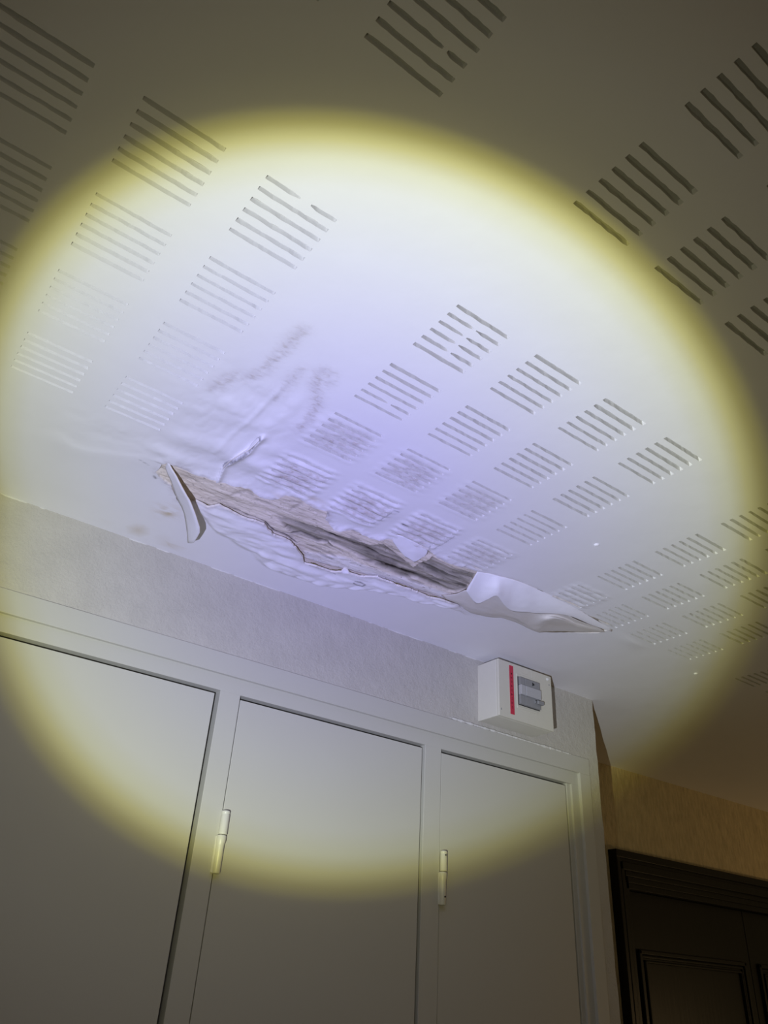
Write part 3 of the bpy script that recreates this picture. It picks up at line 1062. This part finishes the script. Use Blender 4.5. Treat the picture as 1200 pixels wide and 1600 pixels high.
sub['label'] = 'lighter grey middle of the breaker'
bm = bmesh.new()
box(bm, 1.9130, 1.9430, BY0 - .019, BY0 - .007, Z0 + .8570, Z0 + .8700, bevel=.003, seg=3)
box(bm, 1.905, 1.916, BY0 - .0145, BY0 - .008, Z0 + .858, Z0 + .869, bevel=.001)
from_bm('toggle', bm, M_brk, brk)
bm = bmesh.new()
bmesh.ops.create_cone(bm, cap_ends=True, segments=3, radius1=.0072, radius2=.0072, depth=.0012, matrix=Matrix.Translation((1.902, BY0 - .0094, Z0 + .9235)) @ Matrix.Rotation(math.pi / 2, 4, 'X') @ Matrix.Rotation(math.radians(-90), 4, 'Z'))
from_bm('warning_mark', bm, M_black, brk)
bm = bmesh.new()
box(bm, 1.9065, 1.9085, BY0 - .0151, BY0 - .014, Z0 + .8590, Z0 + .8680)
box(bm, 1.9040, 1.9110, BY0 - .0151, BY0 - .014, Z0 + .8665, Z0 + .8680)
from_bm('toggle_mark', bm, M_black, brk)
bm = bmesh.new()
for (x, z) in ((1.9845, .9660),):
    lathe_m = Matrix.Translation((x, BY0 - .001, Z0 + z)) @ Matrix.Rotation(math.pi / 2, 4, 'X')
    bmesh.ops.create_cone(bm, cap_ends=True, segments=20, radius1=.0052, radius2=.0045, depth=.004, matrix=lathe_m)
scr = from_bm('cover_screw', bm, M_screw, fb); scr['label'] = 'bright screw head in the upper right corner'
bm = bmesh.new()
bmesh.ops.create_cone(bm, cap_ends=True, segments=14, radius1=.0022, radius2=.0022, depth=.002, matrix=Matrix.Translation((1.991, BY0, Z0 + .9465)) @ Matrix.Rotation(math.pi / 2, 4, 'X'))
from_bm('cover_hole', bm, M_brk, fb)
bm = bmesh.new()
box(bm, 1.7560, 1.7590, BY0 - .0006, BY0 + .001, Z0 + .8045, Z0 + .8110)
from_bm('cover_slot', bm, M_brk, fb)

# ------------------------------------------------------------------ back wall and dark door
bm = bmesh.new()
DX0, DX1, DZ = 3.16, 5.10, 1.5 + .49        # opening
xs = list(np.linspace(CX - .02, DX0, 8)) + list(np.linspace(DX0 + .1, DX1, 14)) + list(np.linspace(DX1 + .2, 6.5, 5))
zs = [0.0, .5, 1.0, 1.5, DZ] + list(np.linspace(DZ + .06, CEIL + .003, 9))
gv = {}
for i, x in enumerate(xs):
    for j, z in enumerate(zs):
        gv[i, j] = bm.verts.new((x, BACKY, z))
a_ = min(range(len(xs)), key=lambda i: abs(xs[i] - DX0)); b_ = min(range(len(xs)), key=lambda i: abs(xs[i] - DX1)); c_ = zs.index(DZ)
for i in range(len(xs) - 1):
    for j in range(len(zs) - 1):
        if a_ <= i < b_ and j < c_:
            continue
        bm.faces.new((gv[i, j], gv[i + 1, j], gv[i + 1, j + 1], gv[i, j + 1]))
back = from_bm('wall_back', bm, M_wallb)
tag(back, kind='structure')

d1 = empty('door_1', (4.1, BACKY, 0))
tag(d1, kind='structure')
FT = 1.5 + .612
bm = bmesh.new()
# stepped architrave: profile (offset from outer edge, depth in front of the wall)
steps = [(0.0, .030, .046), (.030, .046, .034), (.046, .078, .040), (.078, .100, .026), (.100, .125, .018)]
OX0, OX1 = 3.075, DX1 + .085
for (a, b, dp) in steps:
    box(bm, OX0 + a, OX1 - a, BACKY - dp, BACKY + .01, FT - b - .003, FT - a, bevel=.003)
    w = .70
    box(bm, OX0 + a * w, OX0 + b * w + .002, BACKY - dp, BACKY + .01, 0, FT - b, bevel=.003)
    box(bm, OX1 - b * w - .002, OX1 - a * w, BACKY - dp, BACKY + .01, 0, FT - b, bevel=.003)
from_bm('door_frame', bm, M_wood, d1)
bm = bmesh.new()
box(bm, DX0, DX0 + .03, BACKY - .01, BACKY + .12, 0, DZ, bevel=.002)
box(bm, DX1 - .03, DX1, BACKY - .01, BACKY + .12, 0, DZ, bevel=.002)
box(bm, DX0, DX1, BACKY - .01, BACKY + .12, DZ - .03, DZ, bevel=.002)
from_bm('door_lining', bm, M_wood, d1)
DY = BACKY + .030
for (a, b, lab) in ((DX0 + .032, 4.125, 'left leaf'), (4.130, DX1 - .032, 'right leaf')):
    bm = bmesh.new()
    box(bm, a, b, DY, DY + .04, .01, DZ - .032, bevel=.002)
    leaf = from_bm('door_leaf', bm, M_wood, d1)
    bm = bmesh.new()
    px0, px1, pz1, pz0 = a + .055, b - .055, 1.5 + .225, .95
    for (o_, t_, dp) in ((0, .018, .016), (.020, .012, .009), (.040, .010, .013)):
        box(bm, px0 + o_, px1 - o_, DY - dp, DY + .002, pz1 - o_ - t_, pz1 - o_, bevel=.004, seg=3)
        box(bm, px0 + o_, px1 - o_, DY - dp, DY + .002, pz0 + o_, pz0 + o_ + t_, bevel=.004, seg=3)
        box(bm, px0 + o_, px0 + o_ + t_, DY - dp, DY + .002, pz0 + o_, pz1 - o_, bevel=.004, seg=3)
        box(bm, px1 - o_ - t_, px1 - o_, DY - dp, DY + .002, pz0 + o_, pz1 - o_, bevel=.004, seg=3)
    from_bm('panel_moulding', bm, M_wood, leaf)

# ------------------------------------------------------------------ floor
bm = bmesh.new()
box(bm, -3.0, 6.5, -2.2, BACKY + .05, -.05, 0)
fl = from_bm('floor', bm, M_floor)
tag(fl, kind='structure')
